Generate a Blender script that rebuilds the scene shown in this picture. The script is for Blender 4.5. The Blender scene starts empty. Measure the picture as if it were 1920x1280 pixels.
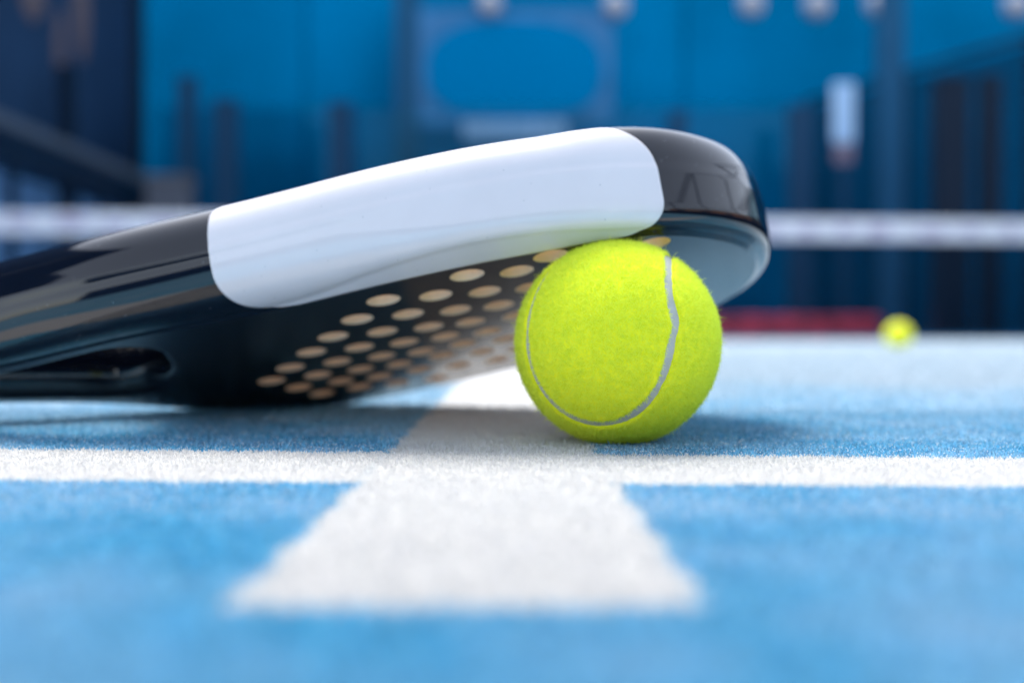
import bpy, bmesh, math, random
import numpy as np
from mathutils import Vector, Matrix
from mathutils.geometry import tessellate_polygon

scene = bpy.context.scene
CM = 0.01

# ------------------------------------------------------------------ camera
FPX, HOR, CAMH = 2000.0, 625.0, 3.6            # focal length in photo pixels, horizon row, height in cm
PITCH = math.atan((640 - HOR) / FPX)
cam_data = bpy.data.cameras.new('camera')
cam = bpy.data.objects.new('camera', cam_data)
scene.collection.objects.link(cam)
scene.camera = cam
cam.location = (0, 0, CAMH * CM)
cam.rotation_euler = (math.pi / 2 - PITCH, 0, 0)
cam_data.sensor_width = 36.0
cam_data.lens = FPX / 1920 * 36.0
cam_data.clip_start = 0.005
cam_data.clip_end = 500
cam_data.dof.use_dof = True
cam_data.dof.focus_distance = 0.305
cam_data.dof.aperture_fstop = 5.2

# ------------------------------------------------------------------ light
SUN_EL, SUN_AZ = math.radians(62), math.radians(-14)     # azimuth from +Y (ahead) towards +X (right)
world = bpy.data.worlds.new('World')
scene.world = world
world.use_nodes = True
nt = world.node_tree
nt.nodes.clear()
sky = nt.nodes.new('ShaderNodeTexSky')
sky.sky_type = 'NISHITA'
sky.sun_disc = False
sky.sun_elevation = SUN_EL
sky.sun_rotation = SUN_AZ
sky.air_density = 1.0
sky.dust_density = 1.0
sky.ozone_density = 0.6
bg = nt.nodes.new('ShaderNodeBackground')
bg.inputs['Strength'].default_value = 0.10
wo = nt.nodes.new('ShaderNodeOutputWorld')
hs = nt.nodes.new('ShaderNodeHueSaturation')       # thin bright overcast: the whole sky is paler than a clear one
hs.inputs['Saturation'].default_value = 0.5
hs.inputs['Value'].default_value = 1.1
nt.links.new(sky.outputs[0], hs.inputs['Color'])
nt.links.new(hs.outputs[0], bg.inputs['Color'])
nt.links.new(bg.outputs[0], wo.inputs['Surface'])

sun_data = bpy.data.lights.new('sun', 'SUN')
sun_data.energy = 1.5
sun_data.angle = math.radians(26)
sun_data.color = (1.0, 0.95, 0.88)
sun = bpy.data.objects.new('sun', sun_data)
scene.collection.objects.link(sun)
sdir = Vector((math.sin(SUN_AZ) * math.cos(SUN_EL), math.cos(SUN_AZ) * math.cos(SUN_EL), math.sin(SUN_EL)))
sun.rotation_euler = sdir.to_track_quat('Z', 'Y').to_euler()
sun.location = (0, 0, 20)

scene.view_settings.view_transform = 'Standard'
scene.view_settings.look = 'None'
scene.view_settings.gamma = 1.0
scene.view_settings.exposure = 2.1
scene.cycles.use_denoising = True
scene.cycles.max_bounces = 8

# ------------------------------------------------------------------ helpers
def link(name, me, mat=None, parent=None, kind=None, smooth=False):
    o = bpy.data.objects.new(name, me)
    scene.collection.objects.link(o)
    if mat is not None and len(me.materials) == 0:
        me.materials.append(mat)
    if parent is not None:
        o.parent = parent
    if kind:
        o['kind'] = kind
    if smooth:
        me.polygons.foreach_set('use_smooth', [True] * len(me.polygons))
    return o

def tag(o, label, cat=None, group=None, kind=None):
    o['label'] = label
    if cat: o['category'] = cat
    if group: o['group'] = group
    if kind: o['kind'] = kind
    return o

def empty(name, loc=(0, 0, 0), rotz=0.0):
    e = bpy.data.objects.new(name, None)
    e.empty_display_size = 0.02
    scene.collection.objects.link(e)
    e.location = loc
    e.rotation_euler = (0, 0, rotz)
    return e

def mesh(name, verts, faces):
    me = bpy.data.meshes.new(name)
    me.from_pydata([tuple(map(float, v)) for v in verts], [], [tuple(map(int, f)) for f in faces])
    me.update()
    return me

def tri_mesh(name, V, F):
    """fast mesh from numpy arrays of vertices and triangles"""
    me = bpy.data.meshes.new(name)
    me.vertices.add(len(V)); me.vertices.foreach_set('co', np.asarray(V, np.float32).ravel())
    me.loops.add(F.size); me.loops.foreach_set('vertex_index', np.asarray(F, np.int32).ravel())
    me.polygons.add(len(F)); me.polygons.foreach_set('loop_start', np.arange(0, F.size, F.shape[1], dtype=np.int32))
    me.polygons.foreach_set('loop_total', np.full(len(F), F.shape[1], np.int32))
    me.update(calc_edges=True)
    me.validate()
    return me

def bm_box(bm, c, s, rz=0.0, bev=0.0):
    m = Matrix.Translation(c) @ Matrix.Rotation(rz, 4, 'Z') @ Matrix.Diagonal((*s, 1))
    r = bmesh.ops.create_cube(bm, size=1.0, matrix=m)
    if bev:
        es = {e for v in r['verts'] for e in v.link_edges}
        bmesh.ops.bevel(bm, geom=list(es), offset=bev, segments=2, affect='EDGES', profile=0.7)

def bm_obj(name, bm, mat, parent=None, kind=None, smooth=False):
    me = bpy.data.meshes.new(name)
    bm.to_mesh(me); bm.free()
    return link(name, me, mat, parent, kind, smooth)

def pix(x, y, D):
    """world point (m) that the photo shows at pixel x, y, D metres ahead of the camera"""
    return Vector(((x - 960) / FPX * D, D, CAMH * CM - (y - HOR) / FPX * D))

# ------------------------------------------------------------------ materials
def nodes(name):
    m = bpy.data.materials.new(name)
    m.use_nodes = True
    n = m.node_tree
    return m, n, n.nodes['Principled BSDF']

def mat(name, col, rough=0.5, metal=0.0, var=0.0, scale=20.0, bump=0.0, bscale=200.0, coat=0.0, spec=0.5, **kw):
    m, n, p = nodes(name)
    p.inputs['Base Color'].default_value = (*col, 1)
    p.inputs['Roughness'].default_value = rough
    p.inputs['Metallic'].default_value = metal
    p.inputs['Coat Weight'].default_value = coat
    p.inputs['Coat Roughness'].default_value = 0.03
    p.inputs['Specular IOR Level'].default_value = spec
    tc = n.nodes.new('ShaderNodeTexCoord')
    if var:
        t = n.nodes.new('ShaderNodeTexNoise'); t.inputs['Scale'].default_value = scale
        t.inputs['Detail'].default_value = 4
        r = n.nodes.new('ShaderNodeMapRange')
        r.inputs['From Min'].default_value = 0.3; r.inputs['From Max'].default_value = 0.7
        r.inputs['To Min'].default_value = 1 - var; r.inputs['To Max'].default_value = 1 + var
        mx = n.nodes.new('ShaderNodeMix'); mx.data_type = 'RGBA'; mx.blend_type = 'MULTIPLY'
        mx.inputs['Factor'].default_value = 1
        mx.inputs[6].default_value = (*col, 1)
        n.links.new(tc.outputs['Object'], t.inputs['Vector'])
        n.links.new(t.outputs['Fac'], r.inputs['Value'])
        n.links.new(r.outputs[0], mx.inputs[7])
        n.links.new(mx.outputs[2], p.inputs['Base Color'])
    if bump:
        t = n.nodes.new('ShaderNodeTexNoise'); t.inputs['Scale'].default_value = bscale
        b = n.nodes.new('ShaderNodeBump'); b.inputs['Strength'].default_value = bump
        b.inputs['Distance'].default_value = 0.001
        n.links.new(tc.outputs['Object'], t.inputs['Vector'])
        n.links.new(t.outputs['Fac'], b.inputs['Height'])
        n.links.new(b.outputs[0], p.inputs['Normal'])
    return m

def speck(m, col, scale, thr, amount=1.0, second=None):
    """small specks of dust or dirt over whatever base colour the material has"""
    n = m.node_tree; p = n.nodes['Principled BSDF']
    tc = n.nodes.new('ShaderNodeTexCoord')
    v = n.nodes.new('ShaderNodeTexVoronoi'); v.inputs['Scale'].default_value = scale
    n.links.new(tc.outputs['Object'], v.inputs['Vector'])
    mask = n.nodes.new('ShaderNodeMath'); mask.operation = 'LESS_THAN'; mask.inputs[1].default_value = thr
    n.links.new(v.outputs['Distance'], mask.inputs[0])
    # only some cells carry a speck
    sep = n.nodes.new('ShaderNodeSeparateColor'); n.links.new(v.outputs['Color'], sep.inputs[0])
    g = n.nodes.new('ShaderNodeMath'); g.operation = 'GREATER_THAN'; g.inputs[1].default_value = 1 - amount
    n.links.new(sep.outputs[0], g.inputs[0])
    mm = n.nodes.new('ShaderNodeMath'); mm.operation = 'MULTIPLY'
    n.links.new(mask.outputs[0], mm.inputs[0]); n.links.new(g.outputs[0], mm.inputs[1])
    mx = n.nodes.new('ShaderNodeMix'); mx.data_type = 'RGBA'
    n.links.new(mm.outputs[0], mx.inputs['Factor'])
    inp = p.inputs['Base Color']
    if inp.is_linked:
        n.links.new(inp.links[0].from_socket, mx.inputs[6])
    else:
        mx.inputs[6].default_value = inp.default_value
    mx.inputs[7].default_value = (*col, 1)
    n.links.new(mx.outputs[2], inp)
    return mm

M_black = mat('black_lacquer', (0.003, 0.004, 0.008), rough=0.06, coat=0.15, spec=0.45)
speck(M_black, (0.34, 0.35, 0.37), 900, 0.11, 0.05)
M_face = mat('face_lacquer', (0.004, 0.005, 0.009), rough=0.22, coat=0.0, bump=0.02, bscale=60)
M_white = mat('white_lacquer', (0.63, 0.585, 0.60), rough=0.28, coat=0.55, var=0.03, scale=45)
speck(M_white, (0.24, 0.24, 0.26), 650, 0.11, 0.06)
M_foam = mat('hole_foam', (0.95, 0.73, 0.52), rough=0.8, var=0.06, scale=300)
M_grip = mat('grip_rubber', (0.02, 0.02, 0.022), rough=0.7, bump=0.3, bscale=500)

# court surface ------------------------------------------------------------
BLUE = (0.135, 0.50, 0.70)
BLUE_D = (0.020, 0.30, 0.53)
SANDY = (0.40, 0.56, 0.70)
WHITE = (0.80, 0.80, 0.80)

def turf_mat(name, white=False, fibre=False):
    m, n, p = nodes(name)
    geo = n.nodes.new('ShaderNodeNewGeometry')
    def noise(scale, detail=3, sub=None):
        t = n.nodes.new('ShaderNodeTexNoise'); t.inputs['Scale'].default_value = scale
        t.inputs['Detail'].default_value = detail
        n.links.new(geo.outputs['Position'], t.inputs['Vector']); return t
    def rng(src, a, b, c, d):
        r = n.nodes.new('ShaderNodeMapRange'); r.inputs['From Min'].default_value = a; r.inputs['From Max'].default_value = b
        r.inputs['To Min'].default_value = c; r.inputs['To Max'].default_value = d
        n.links.new(src, r.inputs['Value']); return r.outputs[0]
    def mix(fac, A, B, mode='MIX'):
        x = n.nodes.new('ShaderNodeMix'); x.data_type = 'RGBA'; x.blend_type = mode
        if isinstance(fac, float): x.inputs['Factor'].default_value = fac
        else: n.links.new(fac, x.inputs['Factor'])
        for sock, c in ((6, A), (7, B)):
            if isinstance(c, tuple): x.inputs[sock].default_value = (*c, 1)
            else: n.links.new(c, x.inputs[sock])
        return x.outputs[2]
    if white:
        c = mix(rng(noise(260).outputs['Fac'], .35, .7, 0, 1), (0.69, 0.69, 0.68), (0.65, 0.65, 0.65))
        c = mix(rng(noise(28).outputs['Fac'], .45, .75, 0, .15), c, (0.62, 0.63, 0.65))
    else:
        c = mix(rng(noise(420).outputs['Fac'], .35, .65, 0, 1), BLUE, BLUE_D)
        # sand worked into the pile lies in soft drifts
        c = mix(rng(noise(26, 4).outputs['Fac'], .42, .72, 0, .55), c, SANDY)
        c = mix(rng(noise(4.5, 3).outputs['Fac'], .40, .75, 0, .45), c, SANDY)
        # farther turf is mixed paler: sand plus backlit glare painted into the colour
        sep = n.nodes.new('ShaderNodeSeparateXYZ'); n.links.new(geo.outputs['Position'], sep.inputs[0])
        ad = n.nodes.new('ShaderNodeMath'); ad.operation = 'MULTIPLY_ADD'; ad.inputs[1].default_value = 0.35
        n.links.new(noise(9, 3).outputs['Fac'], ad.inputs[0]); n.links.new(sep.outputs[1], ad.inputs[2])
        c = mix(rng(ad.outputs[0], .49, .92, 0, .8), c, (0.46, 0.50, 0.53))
    if fibre:
        at = n.nodes.new('ShaderNodeAttribute'); at.attribute_name = 'shade'
        c = mix(1.0, c, at.outputs['Color'], 'MULTIPLY')
    n.links.new(c, p.inputs['Base Color'])
    p.inputs['Roughness'].default_value = 0.6
    p.inputs['Specular IOR Level'].default_value = 0.15 if white else 0.3
    p.inputs['Sheen Weight'].default_value = 0.25
    p.inputs['Sheen Roughness'].default_value = 0.4
    b = n.nodes.new('ShaderNodeBump'); b.inputs['Strength'].default_value = 0.5; b.inputs['Distance'].default_value = 0.0008
    if not fibre:
        n.links.new(noise(900).outputs['Fac'], b.inputs['Height']); n.links.new(b.outputs[0], p.inputs['Normal'])
    else:
        tr = n.nodes.new('ShaderNodeBsdfTranslucent'); n.links.new(c, tr.inputs['Color'])
        ms = n.nodes.new('ShaderNodeMixShader'); ms.inputs[0].default_value = 0.5 if white else 0.35
        n.links.new(p.outputs[0], ms.inputs[1]); n.links.new(tr.outputs[0], ms.inputs[2])
        n.links.new(ms.outputs[0], n.nodes['Material Output'].inputs['Surface'])
    return m

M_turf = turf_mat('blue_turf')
M_line = turf_mat('white_turf', white=True)
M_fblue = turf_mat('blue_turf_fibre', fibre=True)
M_fwhite = turf_mat('white_turf_fibre', white=True, fibre=True)
M_sand = mat('sand', (0.72, 0.74, 0.74), rough=0.6)

# background materials
M_screen = mat('blue_windscreen', (0.0, 0.175, 0.38), rough=0.8, var=0.28, scale=0.42, spec=0.0)
M_navy = mat('navy_panel', (0.012, 0.038, 0.088), rough=0.8, spec=0.05, var=0.2, scale=0.7)
M_post = mat('dark_post', (0.006, 0.016, 0.035), rough=0.4, spec=0.1)
M_postblue = mat('slate_post', (0.012, 0.055, 0.12), rough=0.5, spec=0.1)
M_greypost = mat('pale_slate_post', (0.022, 0.095, 0.19), rough=0.8, spec=0.0)
M_signgrey = mat('slate_blue_board', (0.06, 0.20, 0.40), rough=0.8, var=0.2, scale=2, spec=0.0)
M_signblue = mat('bright_blue_disc', (0.0, 0.185, 0.41), rough=0.8, spec=0.0)
M_pale = mat('pale_strip', (0.40, 0.52, 0.75), rough=0.5)
M_tape = mat('net_tape', (0.93, 0.91, 0.94), rough=0.6, var=0.08, scale=6)
M_pink = mat('faded_pink_print', (0.52, 0.42, 0.56), rough=0.6)
M_cord = mat('net_cord', (0.004, 0.016, 0.03), rough=0.9, spec=0.0)
M_red = mat('red_pad', (0.62, 0.05, 0.09), rough=0.6, var=0.6, scale=6)
M_lamp = mat('lamp_glass', (0.36, 0.36, 0.42), rough=0.3)
M_lamprim = mat('lamp_rim', (0.20, 0.28, 0.42), rough=0.4)
M_brown = mat('brown_stain', (0.09, 0.065, 0.075), rough=0.7)
M_rail = mat('grey_rail', (0.07, 0.09, 0.12), rough=0.4)
M_low = mat('light_blue_board', (0.16, 0.36, 0.66), rough=0.5)
M_brick = mat('orange_render', (0.78, 0.34, 0.17), rough=0.8, var=0.2, scale=1.2)
M_cap = mat('pale_stone', (0.6, 0.6, 0.58), rough=0.7)
M_window = mat('dark_window', (0.02, 0.03, 0.04), rough=0.1)
M_hedge = mat('hedge_leaf', (0.02, 0.035, 0.014), rough=0.7)

def glass(name, col, dens):
    m, n, p = nodes(name)
    n.nodes.remove(p)
    tr = n.nodes.new('ShaderNodeBsdfTransparent'); tr.inputs[0].default_value = (*col, 1)
    gl = n.nodes.new('ShaderNodeBsdfGlossy'); gl.inputs['Roughness'].default_value = 0.03
    gl.inputs['Color'].default_value = (0.06, 0.22, 0.34, 1)
    fr = n.nodes.new('ShaderNodeFresnel'); fr.inputs[0].default_value = 1.45
    ms = n.nodes.new('ShaderNodeMixShader')
    n.links.new(fr.outputs[0], ms.inputs[0]); n.links.new(tr.outputs[0], ms.inputs[1]); n.links.new(gl.outputs[0], ms.inputs[2])
    n.links.new(ms.outputs[0], n.nodes['Material Output'].inputs['Surface'])
    return m
M_glass = glass('tinted_glass', (0.78, 0.86, 0.88), 1)
def screen(name, col):
    m, n, p = nodes(name); n.nodes.remove(p)
    tr = n.nodes.new('ShaderNodeBsdfTransparent'); tr.inputs[0].default_value = (*col, 1)
    df = n.nodes.new('ShaderNodeBsdfDiffuse'); df.inputs[0].default_value = (0.01, 0.06, 0.12, 1)
    ms = n.nodes.new('ShaderNodeMixShader'); ms.inputs[0].default_value = .3
    n.links.new(tr.outputs[0], ms.inputs[1]); n.links.new(df.outputs[0], ms.inputs[2])
    n.links.new(ms.outputs[0], n.nodes['Material Output'].inputs['Surface'])
    return m
M_mesh = screen('dark_mesh_screen', (0.62, 0.74, 0.76))

# ------------------------------------------------------------------ ground and lines
GT = 0.2        # pile height, cm
bm = bmesh.new()
bmesh.ops.create_grid(bm, x_segments=8, y_segments=8, size=60)
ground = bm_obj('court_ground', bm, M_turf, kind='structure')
tag(ground, 'blue artificial turf padel court with pale sand worked into the pile', kind='structure')

bm = bmesh.new(); bmesh.ops.create_grid(bm, x_segments=4, y_segments=4, size=1, matrix=Matrix.Translation((0, 33, 0.004)) @ Matrix.Diagonal((55, 28, 1, 1)))
sr = bm_obj('court_surround', bm, mat('dark_blue_court', (0.004, 0.045, 0.11), rough=0.9, var=0.2, scale=2, spec=0.05), kind='structure')
tag(sr, 'dark blue ground of the far half of the court, beyond the paler part', kind='structure')
rng = np.random.default_rng(4)
XL, XR = -3.62, 2.46                       # central line, cm
YEND = 13.3
def cross_far(x):  return 32.0 + (x + 15.4) * (29.7 - 32.0) / 29.7
def cross_near(x): return 25.3 + (x + 12.1) * (24.2 - 25.3) / 23.7
def wob(t, ph):
    return 0.07 * np.sin(t * 2.1 + ph) + 0.05 * np.sin(t * 7.7 + 2 * ph) + 0.03 * np.sin(t * 17.3 + 3 * ph)

def strip(name, lo, hi, xs_or_ys, along, label):
    V = []; F = []
    for i, t in enumerate(xs_or_ys):
        for w in (lo(t), hi(t)):
            V.append(((t if along == 'x' else w) * CM, (w if along == 'x' else t) * CM, 0.0004))
        if i:
            a = 2 * i
            F.append((a - 2, a, a + 1, a - 1) if along == 'x' else (a - 2, a - 1, a + 1, a))
    o = link(name, mesh(name, V, F), M_line, kind='structure')
    tag(o, label, kind='structure')
    return o
ys = np.arange(YEND, 160, 0.15)
strip('court_line', lambda y: XL + wob(y, .4), lambda y: XR + wob(y, 1.9), np.append(ys, [300, 900]), 'y',
      'white central service line running away from the camera under the ball')
strip('court_line', lambda x: cross_near(x) + wob(x, 2.2), lambda x: cross_far(x) + wob(x, 3.3), np.arange(-120, XL, 0.15), 'x',
      'white cross line on the left of the central line, below the racket')
strip('court_line', lambda x: cross_near(x) + wob(x, 2.2), lambda x: cross_far(x) + wob(x, 3.3), np.arange(XR, 120, 0.15), 'x',
      'white cross line on the right of the central line, in front of the ball')

def in_white(x, y, e):
    c = (x > XL + wob(y, .4) + e) & (x < XR + wob(y, 1.9) - e) & (y > YEND + e)
    r = (y > cross_near(x) + wob(x, 2.2) + e) & (y < cross_far(x) + wob(x, 3.3) - e)
    return c | r

def blades(n, dmin, dmax, power, seed):
    r = np.random.default_rng(seed)
    u = r.random(n)
    a = 1 - power
    y = (dmin ** a + u * (dmax ** a - dmin ** a)) ** (1 / a)
    x = (r.random(n) * 2 - 1) * (y * 0.52 + 1.5)
    sc = np.maximum(np.clip(y / 33.0, 0.8, 6.0), 0.8 * 20 / y)
    return x, y, sc
sets = [blades(370000, 20, 48, 1.01, 1), blades(168000, 9, 20, -1.0, 2), blades(150000, 48, 420, 1.6, 3)]
X = np.concatenate([s[0] for s in sets]); Y = np.concatenate([s[1] for s in sets]); S = np.concatenate([s[2] for s in sets])
# keep the pile from poking into the ball where it presses the turf down
BX, BY = 3.378, 34.25
dist = np.hypot(X - BX, Y - BY)
W = in_white(X, Y, rng.normal(0, 0.075, len(X)))
def build_blades(name, sel, m, label, seed):
    r = np.random.default_rng(seed)
    x, y, s = X[sel], Y[sel], S[sel]
    n = len(x)
    L = (0.09 + 0.13 * r.random(n)) * np.minimum(s, 2.2)
    long = r.random(n) < 0.004
    L = np.where(long, L * 1.8, L)
    w = (0.016 + 0.014 * r.random(n)) * s
    az = r.random(n) * 2 * np.pi
    lean = np.radians(15 + 60 * r.random(n))
    d = np.hypot(x - BX, y - BY)
    lim = np.where(d < 2.6, np.clip(3.3 - np.sqrt(np.clip(3.3 ** 2 - d ** 2, 0, None)), 0.004, 1), 1)
    dx, dy, dz = np.sin(lean) * np.cos(az), np.sin(lean) * np.sin(az), np.cos(lean)
    z0 = 0.045
    hz = np.minimum(L * dz, np.maximum(0.27 * np.maximum(1, s * .6), 0)); hz = np.minimum(hz, lim)
    az2 = az + np.pi / 2 + r.normal(0, .5, n)
    wx, wy = np.cos(az2) * w, np.sin(az2) * w
    k = 0.55
    P0 = np.stack([x - wx, y - wy, np.full(n, z0)], 1); P1 = np.stack([x + wx, y + wy, np.full(n, z0)], 1)
    mx, my, mz = x + dx * L * k * .7, y + dy * L * k * .7, z0 + hz * (k + .12)
    P2 = np.stack([mx + wx * .7, my + wy * .7, mz], 1); P3 = np.stack([mx - wx * .7, my - wy * .7, mz], 1)
    P4 = np.stack([x + dx * L, y + dy * L, z0 + hz], 1)
    V = np.stack([P0, P1, P2, P3, P4], 1).reshape(-1, 3) * CM
    b = np.arange(n) * 5
    F = np.concatenate([np.stack([b, b + 1, b + 2], 1), np.stack([b, b + 2, b + 3], 1), np.stack([b + 3, b + 2, b + 4], 1)])
    me = tri_mesh(name, V, F)
    at = me.color_attributes.new('shade', 'FLOAT_COLOR', 'POINT')
    sh = np.repeat(0.92 + 0.14 * r.random(n) if seed == 12 else 0.62 + 0.62 * r.random(n), 5)
    at.data.foreach_set('color', np.stack([sh, sh, sh, np.ones_like(sh)], 1).astype(np.float32).ravel())
    o = link(name, me, m)
    tag(o, label, 'turf', kind='stuff')
    return o
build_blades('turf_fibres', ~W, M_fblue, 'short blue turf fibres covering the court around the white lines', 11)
build_blades('line_fibres', W, M_fwhite, 'short white turf fibres that make up the painted court lines', 12)

# loose sand grains
n = 60000
r = np.random.default_rng(21)
y = 20 * (60 / 20) ** r.random(n); x = (r.random(n) * 2 - 1) * (y * .52 + 1.5)
keep = np.hypot(x - BX, y - BY) > 1.4
x, y = x[keep], y[keep]; n = len(x)
rad = (0.009 + 0.016 * r.random(n) ** 2) * np.clip(y / 33, .8, 1.6)
z = 0.07 + 0.12 * r.random(n)
O = np.array([(1, 0, 0), (-1, 0, 0), (0, 1, 0), (0, -1, 0), (0, 0, 1), (0, 0, -1)])
OF = np.array([(0, 2, 4), (2, 1, 4), (1, 3, 4), (3, 0, 4), (2, 0, 5), (1, 2, 5), (3, 1, 5), (0, 3, 5)])
V = (np.stack([x, y, z], 1)[:, None, :] + O[None] * rad[:, None, None]).reshape(-1, 3) * CM
F = (np.arange(n)[:, None, None] * 6 + OF[None]).reshape(-1, 3)
o = link('sand_grains', tri_mesh('sand_grains', V, F), M_sand)
tag(o, 'fine pale sand grains scattered through the turf pile', 'sand', kind='stuff')

# ------------------------------------------------------------------ racket
cp, sp = math.cos(PITCH), math.sin(PITCH)
def c2w(v):   # camera frame (x right, y down, z forward) -> world direction
    return Vector((v[0], v[2] * cp - v[1] * sp, -v[1] * cp - v[2] * sp))
RU = c2w((0.97782652, -0.12058105, 0.17121774)).normalized()
RV = c2w((-0.13503435, 0.26187356, 0.95560869)).normalized()
RN = c2w((-0.1600657, -0.95753979, 0.23978432)).normalized()
RT = (-4.40408758, -1.33266165, 36.6370843)
ORG = Vector((0, 0, CAMH)) + c2w(RT)                     # cm, point a=b=0 of the lower face
BASE = (-2.8, 15.8, 0.0)                                  # where the far rim rests on the turf
rot = Matrix((RU, RV, RN)).transposed()
racket = empty('padel_racket')
racket.matrix_world = Matrix.Translation((ORG + rot @ Vector(BASE)) * CM) @ rot.to_4x4()
tag(racket, 'glossy black padel racket with a white edge band, leaning on the tennis ball', 'racket')
def loc(p): return ((p[0] - BASE[0]) * CM, (p[1] - BASE[1]) * CM, (p[2] - BASE[2]) * CM)

def catmull(P, per=24, closed=True):
    P = np.array(P, float); n = len(P); out = []
    for i in range(n):
        p0, p1, p2, p3 = P[(i - 1) % n], P[i], P[(i + 1) % n], P[(i + 2) % n]
        # centripetal
        t0 = 0; t1 = t0 + np.linalg.norm(p1 - p0) ** .5; t2 = t1 + np.linalg.norm(p2 - p1) ** .5; t3 = t2 + np.linalg.norm(p3 - p2) ** .5
        for t in np.linspace(t1, t2, per, endpoint=False):
            A1 = (t1 - t) / (t1 - t0) * p0 + (t - t0) / (t1 - t0) * p1
            A2 = (t2 - t) / (t2 - t1) * p1 + (t - t1) / (t2 - t1) * p2
            A3 = (t3 - t) / (t3 - t2) * p2 + (t - t2) / (t3 - t2) * p3
            B1 = (t2 - t) / (t2 - t0) * A1 + (t - t0) / (t2 - t0) * A2
            B2 = (t3 - t) / (t3 - t1) * A2 + (t - t1) / (t3 - t1) * A3
            out.append((t2 - t) / (t2 - t1) * B1 + (t - t1) / (t2 - t1) * B2)
    return np.array(out)

def resample(C, step):
    d = np.linalg.norm(np.roll(C, -1, 0) - C, axis=1); s = np.append(0, np.cumsum(d)); n = int(s[-1] / step)
    t = np.linspace(0, s[-1], n, endpoint=False); CC = np.vstack([C, C[:1]])
    return np.stack([np.interp(t, s, CC[:, 0]), np.interp(t, s, CC[:, 1])], 1), t, s[-1]

def smooth_closed(C, k):
    for _ in range(k):
        C = (np.roll(C, 1, 0) + 2 * C + np.roll(C, -1, 0)) / 4
    return C

outer_ctl = [(-30.2, 3.4), (-25, 3.2), (-19.5, 2.9), (-16.0, 2.35), (-13.2, 1.3), (-9.6, -0.2), (-5.4, -1.6), (-3.5, -2.3), (0.0, -3.7), (3.4, -4.65),
             (6.8, -4.95), (9.0, -4.6), (11.0, -3.75), (13.1, -2.1), (14.6, 0.5), (15.2, 3.2), (14.8, 6.0), (13.1, 8.8), (10.3, 11.4),
             (6.8, 13.4), (2.8, 15.2), (-1.2, 16.5), (-4.6, 16.3), (-7.5, 14.4), (-9.9, 11.9), (-12.3, 9.7), (-14.9, 8.1), (-17.5, 7.0), (-20.5, 6.7), (-25, 6.6), (-30.2, 6.5),
             (-30.9, 5.0)]
OUT, OS, OLEN = resample(smooth_closed(resample(catmull(outer_ctl), 0.15)[0], 30), 0.1)
throat_ctl = [(-17.2, 5.0), (-15.2, 4.55), (-13.2, 3.95), (-11.6, 3.3), (-10.2, 2.7), (-9.3, 2.4), (-8.6, 2.8), (-8.4, 4.4), (-8.6, 6.6), (-9.3, 8.0), (-10.3, 8.2), (-11.6, 7.5), (-13.6, 6.4), (-15.4, 5.5)]
THR, TS, TLEN = resample(smooth_closed(resample(catmull(throat_ctl), 0.12)[0], 6), 0.12)

def inward(C, sign):
    T = np.roll(C, -2, 0) - np.roll(C, 2, 0)
    T /= np.linalg.norm(T, axis=1)[:, None]
    return np.stack([-T[:, 1], T[:, 0]], 1) * sign
area = 0.5 * np.sum(OUT[:, 0] * np.roll(OUT[:, 1], -1) - np.roll(OUT[:, 0], -1) * OUT[:, 1])
OIN = inward(OUT, 1 if area > 0 else -1)
areat = 0.5 * np.sum(THR[:, 0] * np.roll(THR[:, 1], -1) - np.roll(THR[:, 0], -1) * THR[:, 1])
TIN = inward(THR, -1 if areat > 0 else 1)
TH = 3.8
near_side = lambda p: p[1] < 3.2
def widths(p):
    """face inset, bevel width along the outline"""
    a, b = p
    if b < 3.4 and -16 < a <= -8.5:
        w, bw = np.interp(a, [-16, -13, -8.5], [0.8, 1.25, 1.3]), 0.12
    elif b < 3.0 and a > -8.5:
        w = np.interp(a, [-8.5, -4.2, 1, 5, 7.2, 9, 14], [1.3, 1.6, 1.5, 1.35, 0.85, 0.7, 0.75])
        bw = np.interp(a, [-8, -3.2, -1, 2, 5, 7.2, 9, 14], [0.10, 0.12, 0.55, 0.95, 0.85, 0.3, 0.22, 0.22])
    else:
        w = np.interp(a, [-30, -18, -15, -8, -4, 10, 15], [0.6, 0.7, 0.8, 0.6, 0.55, 0.7, 0.75]); bw = 0.2 if a > -8 else 0.12
    return w, bw
WB = np.array([widths(p) for p in OUT])
k = np.ones(25) / 25
WB = np.stack([np.convolve(np.concatenate([WB[-12:, j], WB[:, j], WB[:12, j]]), k, 'valid') for j in (0, 1)], 1)

def profile(w, bw, m1=14, m2=12):
    """list of (inset, z) from the lower face edge round the side to the upper face edge"""
    zc = 0.06 + 0.30 * min(1, bw / 0.95)
    P = [(w, 0.0), (w - bw * .5, zc * .5 - 0.01), (w - bw + .03, zc - .012), (w - bw, zc)]
    c = w - bw
    zs = min(1.8, zc + max(0.5, c * 1.5))
    for i in range(1, m1 + 1):
        t = i / m1 * math.pi / 2
        P.append((c * (1 - math.sin(t)) ** 1.0 if False else c * (1 - math.sin(t)), zc + (zs - zc) * (1 - math.cos(t))))
    P.append((-0.03, 1.9))
    P.append((-0.03, 2.05))
    wt = min(w, 1.25)
    for i in range(0, m2 + 1):
        t = i / m2 * math.pi / 2
        P.append((wt * (1 - math.cos(t)), 2.2 + (TH - 2.2) * math.sin(t)))
    return np.array(P)
PROF = np.array([profile(w, bw) for w, bw in WB])          # (N, M, 2)
N, Mp = PROF.shape[:2]
SURF = np.concatenate([OUT[:, None, :] + OIN[:, None, :] * PROF[:, :, :1], PROF[:, :, 1:]], 2)   # (N, M, 3)

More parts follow.
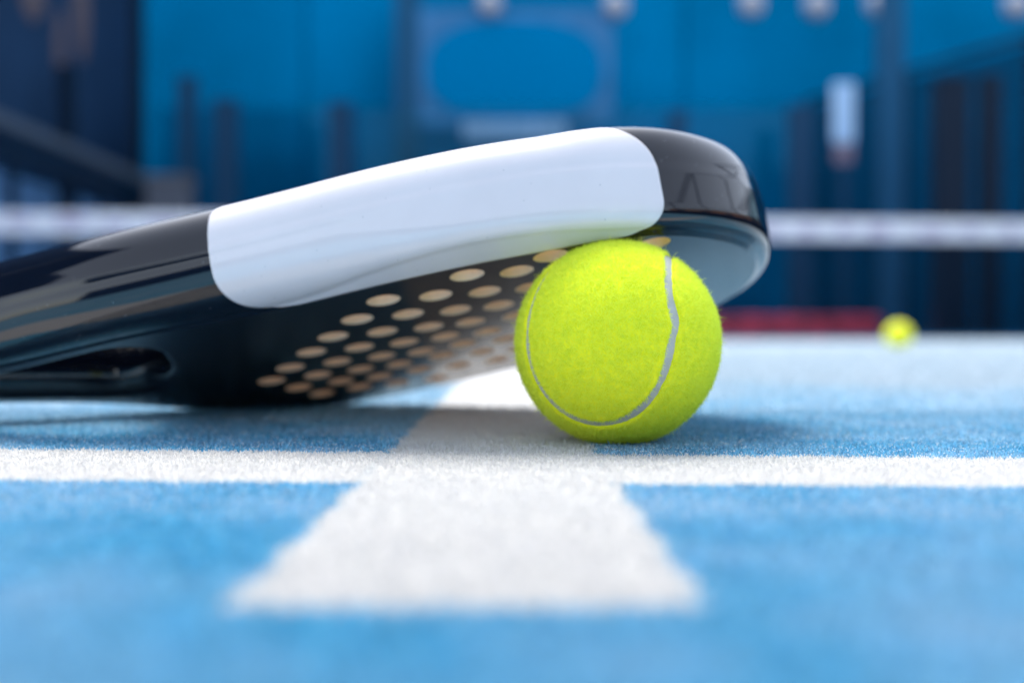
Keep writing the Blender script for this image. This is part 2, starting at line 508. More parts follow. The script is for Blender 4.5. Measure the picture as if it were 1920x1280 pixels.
def grid_faces(n, m, closed=True):
    i = np.arange(n if closed else n - 1)[:, None]; j = np.arange(m - 1)[None, :]
    a = i * m + j; b = ((i + 1) % n) * m + j
    return np.stack([a, b, b + 1, a + 1], 2).reshape(-1, 4)
VV = (SURF.reshape(-1, 3) - np.array(BASE)) * CM
FF = grid_faces(N, Mp)
if area < 0: FF = FF[:, ::-1]
fr = link('frame', tri_mesh('frame', VV, FF), M_black, racket, smooth=True)

# throat opening wall
TI = 0.8
TP = np.array([(TI * (1 - math.sin(t)), 1.6 * (1 - math.cos(t))) for t in np.linspace(0, math.pi / 2, 14)] +
              [(-0.01, 1.9)] + [(TI * (1 - math.cos(t)), TH - 1.6 + 1.6 * math.sin(t)) for t in np.linspace(0, math.pi / 2, 14)])
TSURF = np.concatenate([THR[:, None, :] + TIN[:, None, :] * TP[None, :, :1], np.broadcast_to(TP[None, :, 1:], (len(THR), len(TP), 1))], 2)
FT = grid_faces(len(THR), len(TP))
if areat > 0: FT = FT[:, ::-1]
link('throat_wall', tri_mesh('throat_wall', (TSURF.reshape(-1, 3) - np.array(BASE)) * CM, FT), M_black, racket, smooth=True)

# drilled holes: centres read off the picture, unprojected on the lower face; the unseen ones follow the same lattice
measured = {(0,0):(719,563),(-.5,1):(669.6,598.6),(-1,2):(624.7,631),(-1.5,3):(584,660),(-2,4):(544.6,689),(-2.5,5):(509.6,713.4),
 (1,0):(817,554),(.5,1):(765,589),(0,2):(717,621.7),(-.5,3):(674,651),(-1,4):(632.5,678),(-1.5,5):(596,702.8),(-2,6):(560.6,725.8),
 (2,0):(908.7,547),(1.5,1):(854,581.6),(1,2):(804,612.8),(.5,3):(758,641.8),(0,4):(715.7,667.7),(-.5,5):(676.7,692),(-1,6):(639.5,714.4),(-1.5,7):(604,737),
 (3,0):(996,539),(2.5,1):(935,572.8),(2,2):(882,604),(1.5,3):(835,631),(1,4):(790,659.5),(.5,5):(749,683),(0,6):(712,705.6),(-.5,7):(675,725),
 (2.5,3):(914,622),(2,4):(868,645),(1.5,5):(829,666.6),(1,6):(786.5,693),(.5,7):(746,718),
 (2.5,-1):(969,509),(1.5,-1):(875.8,516),(3,-2):(1035.5,469),(5,-2):(1225,457),(6,-1):(1296,485)}
uC = np.array((0.97782652, -0.12058105, 0.17121774)); vC = np.array((-0.13503435, 0.26187356, 0.95560869))
nC = np.array((-0.1600657, -0.95753979, 0.23978432)); tC = np.array(RT)
def unproject(x, y):
    d = np.array(((x - 960) / FPX, (y - 640) / FPX, 1.0)); kk = (nC @ tC) / (nC @ d); q = d * kk - tC
    return np.array((q @ uC, q @ vC))
HP = {}
PU, PVv = 1.7523, 1.8362
meas = {kk: unproject(*vv) for kk, vv in measured.items()}
for j in range(-4, 12):
    for ii in range(-8, 18):
        i = ii / 2
        if (i * 2 + j) % 2: continue
        if (i, j) in meas: c = meas[(i, j)]
        else:
            c = np.array((i * PU, j * PVv))
            near = sorted(meas, key=lambda q: (q[0] - i) ** 2 + (q[1] - j) ** 2)[0]
            c = c + 0.6 * (meas[near] - np.array((near[0] * PU, near[1] * PVv)))
        HP[(i, j)] = c
face_out = OUT + OIN * PROF[:, 0, :1]
face_thr = THR + TIN * TI
def inside(P, C):
    x, y = P; x1, y1 = C[:, 0], C[:, 1]; x2, y2 = np.roll(x1, -1), np.roll(y1, -1)
    c = ((y1 > y) != (y2 > y)) & (x < (x2 - x1) * (y - y1) / (y2 - y1 + 1e-12) + x1)
    return c.sum() % 2 == 1
HR = 0.585
holes = []
for (i, j), c in HP.items():
    ismeas = (i, j) in meas
    d = np.linalg.norm(face_out - c, axis=1); kmin = d.argmin()
    if not inside(c, face_out):
        if not ismeas: continue
        c = face_out[kmin] + OIN[kmin] * (HR + .03)
    elif d[kmin] < HR + (0.03 if ismeas else 0.35):
        if not ismeas: continue
        c = c + OIN[kmin] * (HR + .03 - d[kmin])
    if not ismeas:
        if i + 0.5 * j > 3.9 and j < 3 and c[1] < 3.5: continue
        # drilled field: rounded, clear of the throat and of the far rim
        if i < (-0.5 * j if j <= 5 else -2.5 + (j - 5) * 0.5): continue
        if c[0] < -4.2 or (c[0] + 0.35 * abs(c[1] - 6.5)) < -2.7: continue
        if d[kmin] < 1.25: continue
    holes.append(c)
print('holes', len(holes))

def face_mesh(z, flip):
    seg = 16
    loops = [face_out if abs(z) < .01 else (OUT + OIN * PROF[:, -1, :1])]
    loops.append(face_thr)
    ang = np.linspace(0, 2 * np.pi, seg, endpoint=False)
    for c in holes:
        loops.append(c + HR * np.stack([np.cos(ang), np.sin(ang)], 1))
    polys = [[Vector((p[0], p[1], 0)) for p in L] for L in loops]
    tris = tessellate_polygon(polys)
    V = np.vstack(loops); V = np.concatenate([V, np.full((len(V), 1), z)], 1)
    F = []
    for t in tris:
        a, b, c = V[t[0]], V[t[1]], V[t[2]]
        up = (b[0] - a[0]) * (c[1] - a[1]) - (b[1] - a[1]) * (c[0] - a[0])
        if abs(up) < 1e-9: continue
        t = tuple(t)
        F.append(t if (up > 0) != flip else t[::-1])
    return mesh('face', (V - np.array(BASE)) * CM, F)
f1 = link('hitting_face', face_mesh(0.0, True), M_face, racket)
f2 = link('hitting_face', face_mesh(TH, False), M_black, racket)

# one lining mesh shared by all the holes
seg = 16
LV = []; prof = [(HR + .004, 0.0), (HR - .02, 0.03), (HR - .03, 0.4), (HR - .03, TH - .4), (HR - .02, TH - .03), (HR + .004, TH)]
for k_ in range(seg):
    a_ = 2 * math.pi * k_ / seg
    for rr, zz in prof: LV.append((rr * math.cos(a_) * CM, rr * math.sin(a_) * CM, zz * CM))
LF = grid_faces(seg, len(prof))[:, ::-1]
lining = mesh('hole_lining', LV, LF)
lining.polygons.foreach_set('use_smooth', [True] * len(lining.polygons))
lining.materials.append(M_foam)
for c in holes:
    h = bpy.data.objects.new('hole_lining', lining); scene.collection.objects.link(h); h.parent = racket
    h.location = ((c[0] - BASE[0]) * CM, (c[1] - BASE[1]) * CM, 0)

# white band: a rounded panel laid over the rim
q_len = np.concatenate([np.zeros((N, 1)), np.cumsum(np.linalg.norm(np.diff(SURF, axis=1), axis=2), 1)], 1)
def near_idx(a, b): return np.linalg.norm(OUT - np.array((a, b)), axis=1).argmin()
i0, i1 = near_idx(-5.5, -1.55), near_idx(9.0, -4.6)
if i1 < i0: i0, i1 = i1, i0
cols = np.arange(i0, i1 + 1)
Qn = 64
qq = np.linspace(0, 1, Qn)
band = []
Ns = 260
for qi in qq:
    Q = 5.9
    def inset(rb, rt):          # corner radius at the lower and at the upper edge
        v = 0.0
        for d_, rc in ((qi * Q, rb), ((1 - qi) * Q, rt)):
            if d_ < rc: v = max(v, rc - math.sqrt(max(0, rc * rc - (rc - d_) ** 2)))
        return v
    ss = np.linspace(i0 + inset(2.2, 1.4) * 10, i1 - inset(1.8, 2.8) * 10, Ns)
    row = []
    for s_ in ss:
        k0 = int(s_); fr_ = s_ - k0
        def at(kk):
            kk %= N
            L = q_len[kk, -1] * qi
            return np.array([np.interp(L, q_len[kk], SURF[kk, :, c]) for c in range(3)])
        row.append(at(k0) * (1 - fr_) + at(k0 + 1) * fr_)
    band.append(row)
band = np.array(band)                                       # (Qn, Ns, 3)
dq_ = np.gradient(band, axis=0); ds_ = np.gradient(band, axis=1)
nn = np.cross(ds_, dq_); nn /= np.linalg.norm(nn, axis=2)[:, :, None] + 1e-12
ctr = np.array((1.6, 6, 1.9))
if ((band - ctr) * nn).sum() < 0: nn = -nn
top = band + nn * 0.014
V = top.reshape(-1, 3)
F = grid_faces(Qn, Ns, closed=False)
# skirt so that the panel has an edge
border = [0 * Ns + j for j in range(Ns)] + [i * Ns + Ns - 1 for i in range(1, Qn)] + [(Qn - 1) * Ns + j for j in range(Ns - 2, -1, -1)] + [i * Ns for i in range(Qn - 2, 0, -1)]
low = (band - nn * 0.01).reshape(-1, 3)[border]
V = np.vstack([V, low]); o0 = Qn * Ns; nb = len(border)
SK = [(border[i], border[(i + 1) % nb], o0 + (i + 1) % nb, o0 + i) for i in range(nb)]
F = np.vstack([F, SK])
me = tri_mesh('edge_band', (V - np.array(BASE)) * CM, F)
bmx = bmesh.new(); bmx.from_mesh(me); bmesh.ops.recalc_face_normals(bmx, faces=bmx.faces); bmx.to_mesh(me); bmx.free()
band_o = link('edge_band', me, M_white, racket, smooth=True)
band_o['label'] = 'glossy white rounded band along the near edge'

# grip, out of frame to the left
bm = bmesh.new()
GV = []
ring = 20
for k_, a_ in enumerate(np.linspace(-30.6, -19.5, 40)):
    wv = 0.06 if k_ % 4 == 0 else 0.12
    for r_ in range(ring):
        t = 2 * math.pi * r_ / ring
        GV.append(loc((a_, 5.0 + (1.75 + wv) * math.copysign(abs(math.cos(t)) ** .6, math.cos(t)), 1.9 + (2.0 + wv) * math.copysign(abs(math.sin(t)) ** .6, math.sin(t)))))
link('grip', mesh('grip', GV, list(grid_faces_ for grid_faces_ in [(i * ring + j, i * ring + (j + 1) % ring, (i + 1) * ring + (j + 1) % ring, (i + 1) * ring + j) for i in range(39) for j in range(ring)])), M_grip, racket, smooth=True)
bm.free()

# ------------------------------------------------------------------ tennis ball
def rodr(w):
    w = np.array(w); t = np.linalg.norm(w); k = w / t
    K = np.array([[0, -k[2], k[1]], [k[2], 0, -k[0]], [-k[1], k[0], 0]])
    return np.eye(3) + np.sin(t) * K + (1 - np.cos(t)) * K @ K
tt = np.linspace(0, 2 * np.pi, 720, endpoint=False)
sc_ = np.stack([.75 * np.cos(tt) + .25 * np.cos(3 * tt), .75 * np.sin(tt) - .25 * np.sin(3 * tt), 2 * math.sqrt(.1875) * np.sin(2 * tt)], 1)
sv = sc_ @ rodr([-0.30277849, -1.79380649, -2.06950513]).T
# camera-ish frame: x right, y down, third toward the camera
SEAM = np.stack([sv[:, 0], -sv[:, 2], -sv[:, 1]], 1)
up_ = SEAM[:, 2]                                   # a hand-laid seam is not quite a true curve
sel_ = (SEAM[:, 1] < 0) & (SEAM[:, 0] > 0.25)
SEAM[:, 0] += np.where(sel_, 0.035 * np.exp(-((up_ - .18) / .11) ** 2) - 0.03 * np.exp(-((up_ - .5) / .16) ** 2), 0)
SEAM /= np.linalg.norm(SEAM, axis=1)[:, None]
BR = 3.3

def felt_mat(col, col2):
    m, n, p = nodes('tennis_felt')
    tc = n.nodes.new('ShaderNodeTexCoord')
    t = n.nodes.new('ShaderNodeTexNoise'); t.inputs['Scale'].default_value = 420; t.inputs['Detail'].default_value = 5
    t2 = n.nodes.new('ShaderNodeTexNoise'); t2.inputs['Scale'].default_value = 900; t2.inputs['Detail'].default_value = 3
    for q in (t, t2): n.links.new(tc.outputs['Object'], q.inputs['Vector'])
    cr = n.nodes.new('ShaderNodeValToRGB'); cr.color_ramp.elements[0].position = .35; cr.color_ramp.elements[1].position = .65
    cr.color_ramp.elements[0].color = (*col2, 1); cr.color_ramp.elements[1].color = (*col, 1)
    n.links.new(t.outputs['Fac'], cr.inputs[0]); n.links.new(cr.outputs[0], p.inputs['Base Color'])
    p.inputs['Roughness'].default_value = 0.9; p.inputs['Specular IOR Level'].default_value = 0.15
    p.inputs['Sheen Weight'].default_value = 0.5; p.inputs['Sheen Roughness'].default_value = 0.5
    p.inputs['Sheen Tint'].default_value = (0.8, 1.0, 0.2, 1)
    b = n.nodes.new('ShaderNodeBump'); b.inputs['Strength'].default_value = .6; b.inputs['Distance'].default_value = .0004
    n.links.new(t2.outputs['Fac'], b.inputs['Height']); n.links.new(b.outputs[0], p.inputs['Normal'])
    return m
M_felt = felt_mat((0.90, 0.88, 0.022), (0.72, 0.76, 0.012))
M_seam = mat('seam_rubber', (0.42, 0.43, 0.42), rough=0.6, var=0.08, scale=400)
M_fuzz, fn, fp = nodes('felt_fuzz')
fp.inputs['Base Color'].default_value = (0.92, 0.93, 0.10, 1); fp.inputs['Roughness'].default_value = .8
ftr = fn.nodes.new('ShaderNodeBsdfTranslucent'); ftr.inputs['Color'].default_value = (0.75, 0.95, 0.1, 1)
fms = fn.nodes.new('ShaderNodeMixShader'); fms.inputs[0].default_value = .45
fn.links.new(fp.outputs[0], fms.inputs[1]); fn.links.new(ftr.outputs[0], fms.inputs[2]); fn.links.new(fms.outputs[0], fn.nodes['Material Output'].inputs['Surface'])

def seam_dist(D):
    """angular distance to the seam, in cm, and a wobble of its width"""
    out = np.empty(len(D)); idx = np.empty(len(D), int)
    for a in range(0, len(D), 20000):
        dp = D[a:a + 20000] @ SEAM.T
        idx[a:a + 20000] = dp.argmax(1); out[a:a + 20000] = np.arccos(np.clip(dp.max(1), -1, 1)) * BR
    return out, idx
wr = np.random.default_rng(8)
wn = wr.normal(size=720)
for _ in range(30): wn = (np.roll(wn, 1) + wn * 2 + np.roll(wn, -1)) / 4
wn /= np.abs(wn).max()
wn2 = wr.normal(size=720)
for _ in range(3): wn2 = (np.roll(wn2, 1) + wn2 * 2 + np.roll(wn2, -1)) / 4
halfw = 0.150 + 0.045 * wn + 0.016 * wn2

def make_ball(center, subdiv, n_fuzz, label, Rz=None):
    b = empty('tennis_ball', (center[0] * CM, center[1] * CM, (center[2] - BR) * CM))
    if Rz: b.rotation_euler = (0, 0, Rz)
    tag(b, label, 'ball')
    bm = bmesh.new(); bmesh.ops.create_icosphere(bm, subdivisions=subdiv, radius=1.0)
    me = bpy.data.meshes.new('felt'); bm.to_mesh(me); bm.free()
    D = np.empty(len(me.vertices) * 3, np.float32); me.vertices.foreach_get('co', D); D = D.reshape(-1, 3).astype(float)
    D /= np.linalg.norm(D, axis=1)[:, None]
    d, ix = seam_dist(D)
    hw = halfw[ix]
    e = np.clip((d - hw + 0.03) / 0.07, 0, 1); e = e * e * (3 - 2 * e)
    lump = wr.normal(0, 0.004, len(D)) * (subdiv > 5)
    rr = (BR - 0.14) + 0.08 * e + 0.02 * np.exp(-((d - hw - .12) / .10) ** 2) + lump * e
    co = D * rr[:, None] + np.array([0, 0, BR])
    me.vertices.foreach_set('co', (co * CM).astype(np.float32).ravel()); me.update()
    link('felt', me, M_felt, b, smooth=True)
    # seam ribbon, slightly sunk between the two felt panels
    T = np.roll(SEAM, -1, 0) - np.roll(SEAM, 1, 0); T /= np.linalg.norm(T, axis=1)[:, None]
    B = np.cross(SEAM, T)
    cols = np.linspace(-1, 1, 9); V = []
    for k_ in range(720):
        for c in cols:
            p = SEAM[k_] * math.cos(c * .3 / BR) + B[k_] * math.sin(c * .3 / BR)
            V.append((p * (BR - 0.11 - 0.04 * c * c) + np.array([0, 0, BR])) * CM)
    link('seam', mesh('seam', V, grid_faces(720, 9)), M_seam, b, smooth=True)
    if n_fuzz:
        r = np.random.default_rng(31)
        D = r.normal(size=(n_fuzz, 3)); D /= np.linalg.norm(D, axis=1)[:, None]
        d, ix = seam_dist(D)
        D = D[(d > halfw[ix] + .0) & (D[:, 1] < 0.35)]; n = len(D)
        t1 = np.cross(D, r.normal(size=(n, 3))); t1 /= np.linalg.norm(t1, axis=1)[:, None]
        t2 = np.cross(D, t1)
        L = 0.06 + 0.12 * r.random(n) ** 2
        long = r.random(n) < 0.012; L = np.where(long, L + 0.10 + .16 * r.random(n), L)
        w = (0.0045 + 0.004 * r.random(n))
        lean = r.uniform(.3, 1.25, n); curl = r.normal(0, .9, n)
        P = D * (BR - 0.07)
        rows = []
        for s_ in (0, .33, .66, 1.0):
            ang = curl * s_
            dirv = t1 * np.cos(ang)[:, None] + t2 * np.sin(ang)[:, None]
            c = P + D * (L * s_ * np.cos(lean) * (1.15 - .3 * s_))[:, None] + dirv * (L * s_ * np.sin(lean))[:, None]
            side = t2 * np.cos(ang)[:, None] - t1 * np.sin(ang)[:, None]
            ww = w * (1 - .7 * s_)
            rows.append((c - side * ww[:, None], c + side * ww[:, None]))
        V = np.stack([q for pr in rows for q in pr], 1).reshape(-1, 3) + np.array([0, 0, BR])
        o_ = np.arange(n)[:, None] * 8
        F = np.concatenate([o_ + np.array([[0, 1, 3, 2]]), o_ + np.array([[2, 3, 5, 4]]), o_ + np.array([[4, 5, 7, 6]])])
        f = link('felt_fuzz', tri_mesh('felt_fuzz', V * CM, F), M_fuzz, b); f['kind'] = 'stuff'
    return b
make_ball((BX, BY, 3.3), 7, 170000, 'sharp yellow-green tennis ball with grey seam, propping up the black racket')
p2 = pix(1685, 627, 2.6)
make_ball((p2.x * 100, p2.y * 100, 3.12), 5, 0, 'blurred yellow tennis ball lying far off on the court near the net', Rz=1.9)

# ------------------------------------------------------------------ background
def panel(name, x0, x1, y0, y1, D, thick, m, parent=None, bev=0.0):
    """upright box spanning photo pixels x0..x1, y0..y1 when standing D metres away"""
    a, b = pix(x0, y1, D), pix(x1, y0, D)
    z0 = max(a.z, 0.0)
    bm = bmesh.new()
    bm_box(bm, ((a.x + b.x) / 2, D + thick / 2, (z0 + b.z) / 2), (b.x - a.x, thick, b.z - z0), bev=bev)
    return bm_obj(name, bm, m, parent)

# the far blue windscreen on its wall
ws = empty('windscreen_wall', (0, 12.4, 0))
tag(ws, 'tall blue windscreen wall behind the far end of the court', 'wall')
for k_ in range(-4, 5):
    bm = bmesh.new(); bm_box(bm, (k_ * 2.2 + 0.9, 0.03, 2.6), (2.17, 0.06, 5.2), bev=0.01)
    bm_obj('panel', bm, M_screen, ws)

bm = bmesh.new(); bm_box(bm, (0.9, 0.10, 2.6), (19.6, 0.06, 5.18)); bm_obj('backing', bm, M_screen, ws)

# glass back wall with posts of the court
def post(x0, x1, ytop, D, m, label, ybot=900, group=None):
    a, b = pix(x0, ytop, D), pix(x1, ytop, D)
    w = b.x - a.x; h = a.z
    e = empty('fence_post', ((a.x + b.x) / 2, D, 0)); tag(e, label, 'post', group)
    bm = bmesh.new(); bm_box(bm, (0, 0, h / 2 + 0.003), (w, w * .8, h), bev=w * .08); bm_obj('shaft', bm, m, e)
    bm = bmesh.new(); bm_box(bm, (0, 0, 0.008), (w * 1.8, w * 1.6, 0.016), bev=.003); bm_obj('base_plate', bm, m, e)
    bm = bmesh.new(); bm_box(bm, (0, 0, h + 0.01), (w * 1.06, w * .86, 0.02), bev=.004); bm_obj('cap', bm, m, e)
    return e
post(232, 268, -60, 12.1, M_post, 'near-black corner post at the end of the left wall')
post(338, 368, 150, 11.0, M_postblue, 'thin slate post nearest the left corner of the blue wall')
post(404, 446, 195, 11.0, M_postblue, 'short dark post left of the racket, in front of the blue wall')
post(618, 660, 200, 11.0, M_postblue, 'short slate post above the middle of the racket edge')
post(1255, 1285, 215, 11.0, M_postblue, 'short slate post just behind the racket tip')
post(1478, 1520, 205, 10.5, M_postblue, 'short slate post left of the tall white panel')
post(1648, 1690, -60, 10.2, M_greypost, 'tall slate blue post rising out of the picture on the right')
post(1750, 1808, 155, 8.6, M_post, 'broad black post, left one of the pair by the right wall')
post(1836, 1872, 150, 8.6, M_post, 'narrow black post, right one of the pair by the right wall')
post(742, 788, -60, 11.6, M_greypost, 'tall pale slate post beside the round blue emblem')

gw = empty('glass_wall', (0, 11.8, 0)); tag(gw, 'dark tinted glass back wall below the blue windscreen', 'glass wall')
for k_, (x0, x1) in enumerate([(300, 640), (644, 1000), (1004, 1270), (1274, 1496)]):
    o = panel('pane', x0, x1, 205, 900, 11.2, 0.012, M_glass); o.parent = gw; o.location.y -= 11.8
    bm = bmesh.new(); a, b = pix(x0, 205, 11.2), pix(x1, 205, 11.2)
    
# right side wall: glass panels receding, stepping up towards the camera
sw = empty('side_screen_fence', (3.35, 12.1, 0)); tag(sw, 'dark mesh side screen receding along the right edge of the court', 'fence')
A, B_ = Vector((3.35, 12.1, 0)), Vector((4.6, 9.47, 0))
dirr = (B_ - A)
for k_ in range(6):
    p, q = A + dirr * (k_ * .5), A + dirr * (k_ * .5 + .485)
    mid = (p + q) / 2 - A; rz = math.atan2((q - p).y, (q - p).x)
    bm = bmesh.new(); bm_box(bm, (mid.x, mid.y, 1.3), ((q - p).length, 0.012, 2.58)); bm_obj('screen_panel', bm, M_mesh, sw)
    bm2 = bmesh.new(); bm_box(bm2, (p.x - A.x, p.y - A.y, 1.32), (0.06, 0.05, 2.64), bev=.004); bm_obj('upright', bm2, M_post, sw)
    sw.children[-2].location = (0, 0, 0)
for o in sw.children:
    if o.name.startswith('screen_panel'):
        me = o.data; c = sum((v.co for v in me.vertices), Vector()) / len(me.vertices)
        Rm = Matrix.Translation(c) @ Matrix.Rotation(math.atan2(dirr.y, dirr.x), 4, 'Z') @ Matrix.Translation(-c)
        me.transform(Rm)
bm = bmesh.new(); bm_box(bm, (0, 0, 0), (dirr.length * 3, 0.05, 0.05), bev=.004)
rl = bm_obj('top_rail', bm, M_post, sw); rl.location = dirr * 1.5 + Vector((0, 0, 2.67)); rl.rotation_euler = (0, 0, math.atan2(dirr.y, dirr.x))

# left navy wall, black rail fence in front of it
nw = empty('navy_side_wall', (-4.25, 12.2, 0)); tag(nw, 'dark navy panelled side wall along the left edge of the court', 'wall')
for k_ in range(7):
    bm = bmesh.new(); bm_box(bm, (-0.05, -1.0 - k_ * 2.0, 2.9 if k_ < 2 else 3.0), (0.06, 1.97, 3.0 if k_ < 2 else 3.2), bev=.006); bm_obj('panel', bm, M_navy, nw)
for k_ in range(4):
    bm = bmesh.new(); bm_box(bm, (-0.05, -1.0 - k_ * 2.0, 0.7), (0.05, 1.97, 1.36), bev=.006); o = bm_obj('kick_board', bm, M_low, nw)
for k_, (yy, zz, w_, h_) in enumerate([(-1.6, 3.3, .2, .6), (-2.7, 3.3, .3, .5), (-2.1, 2.7, .12, .4)]):
    bm = bmesh.new(); bmesh.ops.create_icosphere(bm, subdivisions=3, radius=1, matrix=Matrix.Translation((-0.018, yy, zz)) @ Matrix.Diagonal((0.006, w_, h_, 1)))
    bm_obj('rust_patch', bm, M_brown, nw, smooth=True)

rf = empty('rail_fence', (-3.8, 11.0, 0)); tag(rf, 'black rail fence with grey top rail receding at the far left', 'fence')
bm = bmesh.new(); bm_box(bm, (0, -2.2, 1.62), (0.06, 4.6, 0.10), bev=.01); bm_obj('top_rail', bm, M_rail, rf)
bm = bmesh.new(); bm_box(bm, (0, -2.2, 1.44), (0.05, 4.6, 0.22), bev=.01); bm_obj('lower_rail', bm, M_post, rf)
for yy in (-0.05, -0.45, -0.8, -1.15, -1.9, -2.9, -3.9):
    bm = bmesh.new(); bm_box(bm, (0, yy, 0.66), (0.05, 0.09, 1.32), bev=.006); bm_obj('upright', bm, M_post, rf)
post(112, 142, 130, 9.6, M_post, 'black post standing at the rail fence on the left')

# net
net = empty('court_net', (0, 7.5, 0), rotz=math.radians(4.6)); tag(net, 'dark court net with a broad white top tape crossing behind the racket', 'net')
HT = 0.862
bm = bmesh.new(); bm_box(bm, (0, 0, HT - 0.08), (9.0, 0.03, 0.155), bev=.008); bm_obj('top_tape', bm, M_tape, net)
V = []; F = []
r = np.random.default_rng(5)
def bar(x0, z0, x1, z1, w):
    o = len(V)
    dx, dz = x1 - x0, z1 - z0; L = math.hypot(dx, dz); nx, nz = -dz / L * w / 2, dx / L * w / 2
    for yy in (-w / 2, w / 2):
        V.extend([(x0 - nx, yy, z0 - nz), (x0 + nx, yy, z0 + nz), (x1 + nx, yy, z1 + nz), (x1 - nx, yy, z1 - nz)])
    F.extend([(o, o + 1, o + 2, o + 3), (o + 7, o + 6, o + 5, o + 4), (o, o + 3, o + 7, o + 4), (o + 1, o + 5, o + 6, o + 2)])
for x in np.arange(-4.5, 4.5, 0.032): bar(x, 0.02, x, HT - .15, 0.0032)
for z in np.arange(0.03, HT - .15, 0.032): bar(-4.5, z, 4.5, z, 0.0032)
nn_ = link('netting', mesh('netting', V, F), M_cord, net); nn_['kind'] = 'stuff'
bm = bmesh.new()
bm.free()
for _ in range(26):
    bm = bmesh.new(); bm_box(bm, (-3.9 + _ * 0.3 + r.uniform(-.05, .05), -0.0175, HT - 0.08 + r.normal(0, .01)), (r.uniform(.06, .2), 0.003, r.uniform(.04, .07)))
    bm_obj('faded_print', bm, M_pink, net)
bm = bmesh.new()
for s in (-4.56, 4.56): 
    bm_box(bm, (s, 0, HT / 2), (0.08, 0.08, HT), bev=.008); bm_obj('net_post', bm, M_post, net); bm = bmesh.new()
bm.free()

# round blue emblem on a slate board, pale strip under it
sg = empty('emblem_board', (0, 11.5, 0)); tag(sg, 'slate blue board with a bright blue disc, above the racket', 'sign')
def in_group(o, e): o.parent = e; o.location = -e.location; return o
in_group(panel('board', 752, 1148, 20, 238, 11.5, 0.04, M_signgrey), sg)
bm = bmesh.new(); bmesh.ops.create_cone(bm, cap_ends=True, segments=48, radius1=1, radius2=1, depth=1)
c = pix(965, 132, 11.46)
for v in bm.verts: v.co = Vector((c.x - 0 + math.copysign(abs(v.co.x) ** .8, v.co.x) * 0.95, 11.48 + v.co.z * .02, c.z + math.copysign(abs(v.co.y) ** .8, v.co.y) * 0.54))
in_group(bm_obj('emblem_disc', bm, M_signblue), sg)
in_group(panel('pale_strip', 868, 1062, 226, 262, 11.45, 0.03, M_pale), sg)

# lamps along the top
for k_, (x, lb) in enumerate([(918, 'round pale lamp above the left half of the emblem board'), (1155, 'round pale lamp just right of the emblem board'),
             (1410, 'round pale lamp above the racket tip, first of three close together'), (1533, 'round pale lamp, middle one of the three left of the tall post'),
             (1648, 'round pale lamp touching the tall slate post'), (1908, 'round pale lamp in the top right corner')]):
    c = pix(x, 8 + (k_ % 2) * 3, 11.35)
    e = empty('wall_lamp', (c.x, c.y, c.z)); tag(e, lb, 'lamp', 'round lamps along the top of the blue wall')
    bm = bmesh.new(); bmesh.ops.create_cone(bm, cap_ends=True, segments=28, radius1=.14, radius2=.125, depth=.08, matrix=Matrix.Translation((0, .05, 0)) @ Matrix.Rotation(math.pi / 2, 4, 'X')); bm_obj('lamp_housing', bm, M_lamprim, e)
    bm = bmesh.new(); bmesh.ops.create_uvsphere(bm, u_segments=24, v_segments=12, radius=1, matrix=Matrix.Diagonal((.118, .06, .118, 1))); bm_obj('lamp_cover', bm, M_lamp, e, smooth=True)

# tall pale panel with brownish foot
e = empty('wall_panel', (0, 10.3, 0)); tag(e, 'narrow pale blue rounded panel with brown foot on the right of the blue wall', 'panel')
in_group(panel('plate', 1562, 1602, 156, 268, 10.3, 0.05, mat('pale_plate', (0.40, 0.60, 0.85), .4), bev=.02), e)
in_group(panel('foot', 1565, 1600, 270, 306, 10.3, 0.05, mat('brown_foot', (0.22, 0.16, 0.22), .6), bev=.02), e)
in_group(panel('stand', 1574, 1590, 306, 900, 10.32, 0.03, M_postblue), e)

# red strip at the foot of the far wall
e = empty('red_barrier', (0, 9.6, 0)); tag(e, 'low red padded barrier on the ground beyond the net', 'barrier')
for k_ in range(3):
    x0 = 1330 + k_ * 108
    in_group(panel('pad', x0, x0 + 106, 592, 900, 9.6, 0.12, M_red, bev=.02), e)
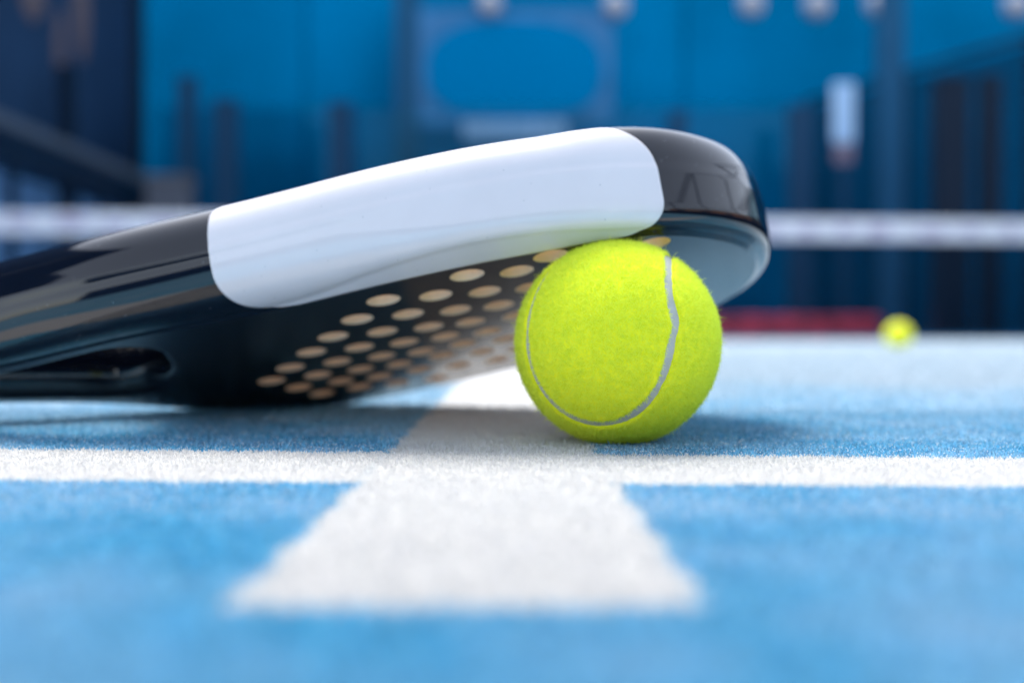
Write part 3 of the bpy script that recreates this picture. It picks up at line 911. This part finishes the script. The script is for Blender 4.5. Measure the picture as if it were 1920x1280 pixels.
# low brownish equipment box at left foot
e = empty('equipment_box', (0, 10.4, 0)); tag(e, 'dull brown box at the foot of the blue wall behind the net', 'box')
in_group(panel('body', 272, 350, 336, 900, 10.4, 0.3, mat('dull_brown', (0.10, 0.11, 0.14), .7), bev=.02), e)
in_group(panel('lid', 268, 354, 328, 336, 10.38, 0.34, mat('dull_lid', (0.14, 0.14, 0.16), .7), bev=.01), e)

# things beside and behind the camera that show only as reflections in the lacquer
bl = empty('orange_building', (13, 4, 0)); tag(bl, 'orange rendered building beyond the right side of the court, out of frame', 'building')
bm = bmesh.new(); bm_box(bm, (2, 0, 1.9), (4, 22, 3.8)); bm_obj('wall', bm, M_brick, bl)
bm = bmesh.new(); bm_box(bm, (2, 0, 3.95), (4.6, 22.6, 0.3)); bm_obj('roof', bm, M_cap, bl)
for k_ in range(6):
    bm = bmesh.new(); bm_box(bm, (-0.03, -9 + k_ * 3.6, 2.6), (0.12, 1.1, 1.0)); bm_obj('window', bm, M_window, bl)
sf = empty('mesh_fence', (5.2, 2, 0)); tag(sf, 'tall black post fence along the right side of the court, out of frame', 'fence')
for k_ in range(7):
    bm = bmesh.new(); bm_box(bm, (0, -8 + k_ * 2.0, 1.6), (0.08, 0.08, 3.2)); bm_obj('fence_post', bm, M_post, sf)
for zz in (0.5, 1.0, 2.1, 3.2):
    bm = bmesh.new(); bm_box(bm, (0.0, -2, zz), (0.04, 13.8, 0.05 if zz > .6 else 0.9)); bm_obj('rail', bm, M_post, sf)
lw = empty('low_boundary_wall', (8.5, 3, 0)); tag(lw, 'dark low wall with pale coping along the right side, out of frame', 'wall')
bm = bmesh.new(); bm_box(bm, (0, 0, 0.7), (0.3, 20, 1.4)); bm_obj('wall', bm, M_navy, lw)
bm = bmesh.new(); bm_box(bm, (0, 0, 1.48), (0.4, 20, 0.15)); bm_obj('coping', bm, M_cap, lw)
bh = empty('dark_wall', (0, -9, 0)); tag(bh, 'dark wall behind the camera, out of frame', 'wall')
bm = bmesh.new(); bm_box(bm, (-2, 0, 1.1), (14, 0.5, 2.2)); bm_obj('wall', bm, M_navy, bh)
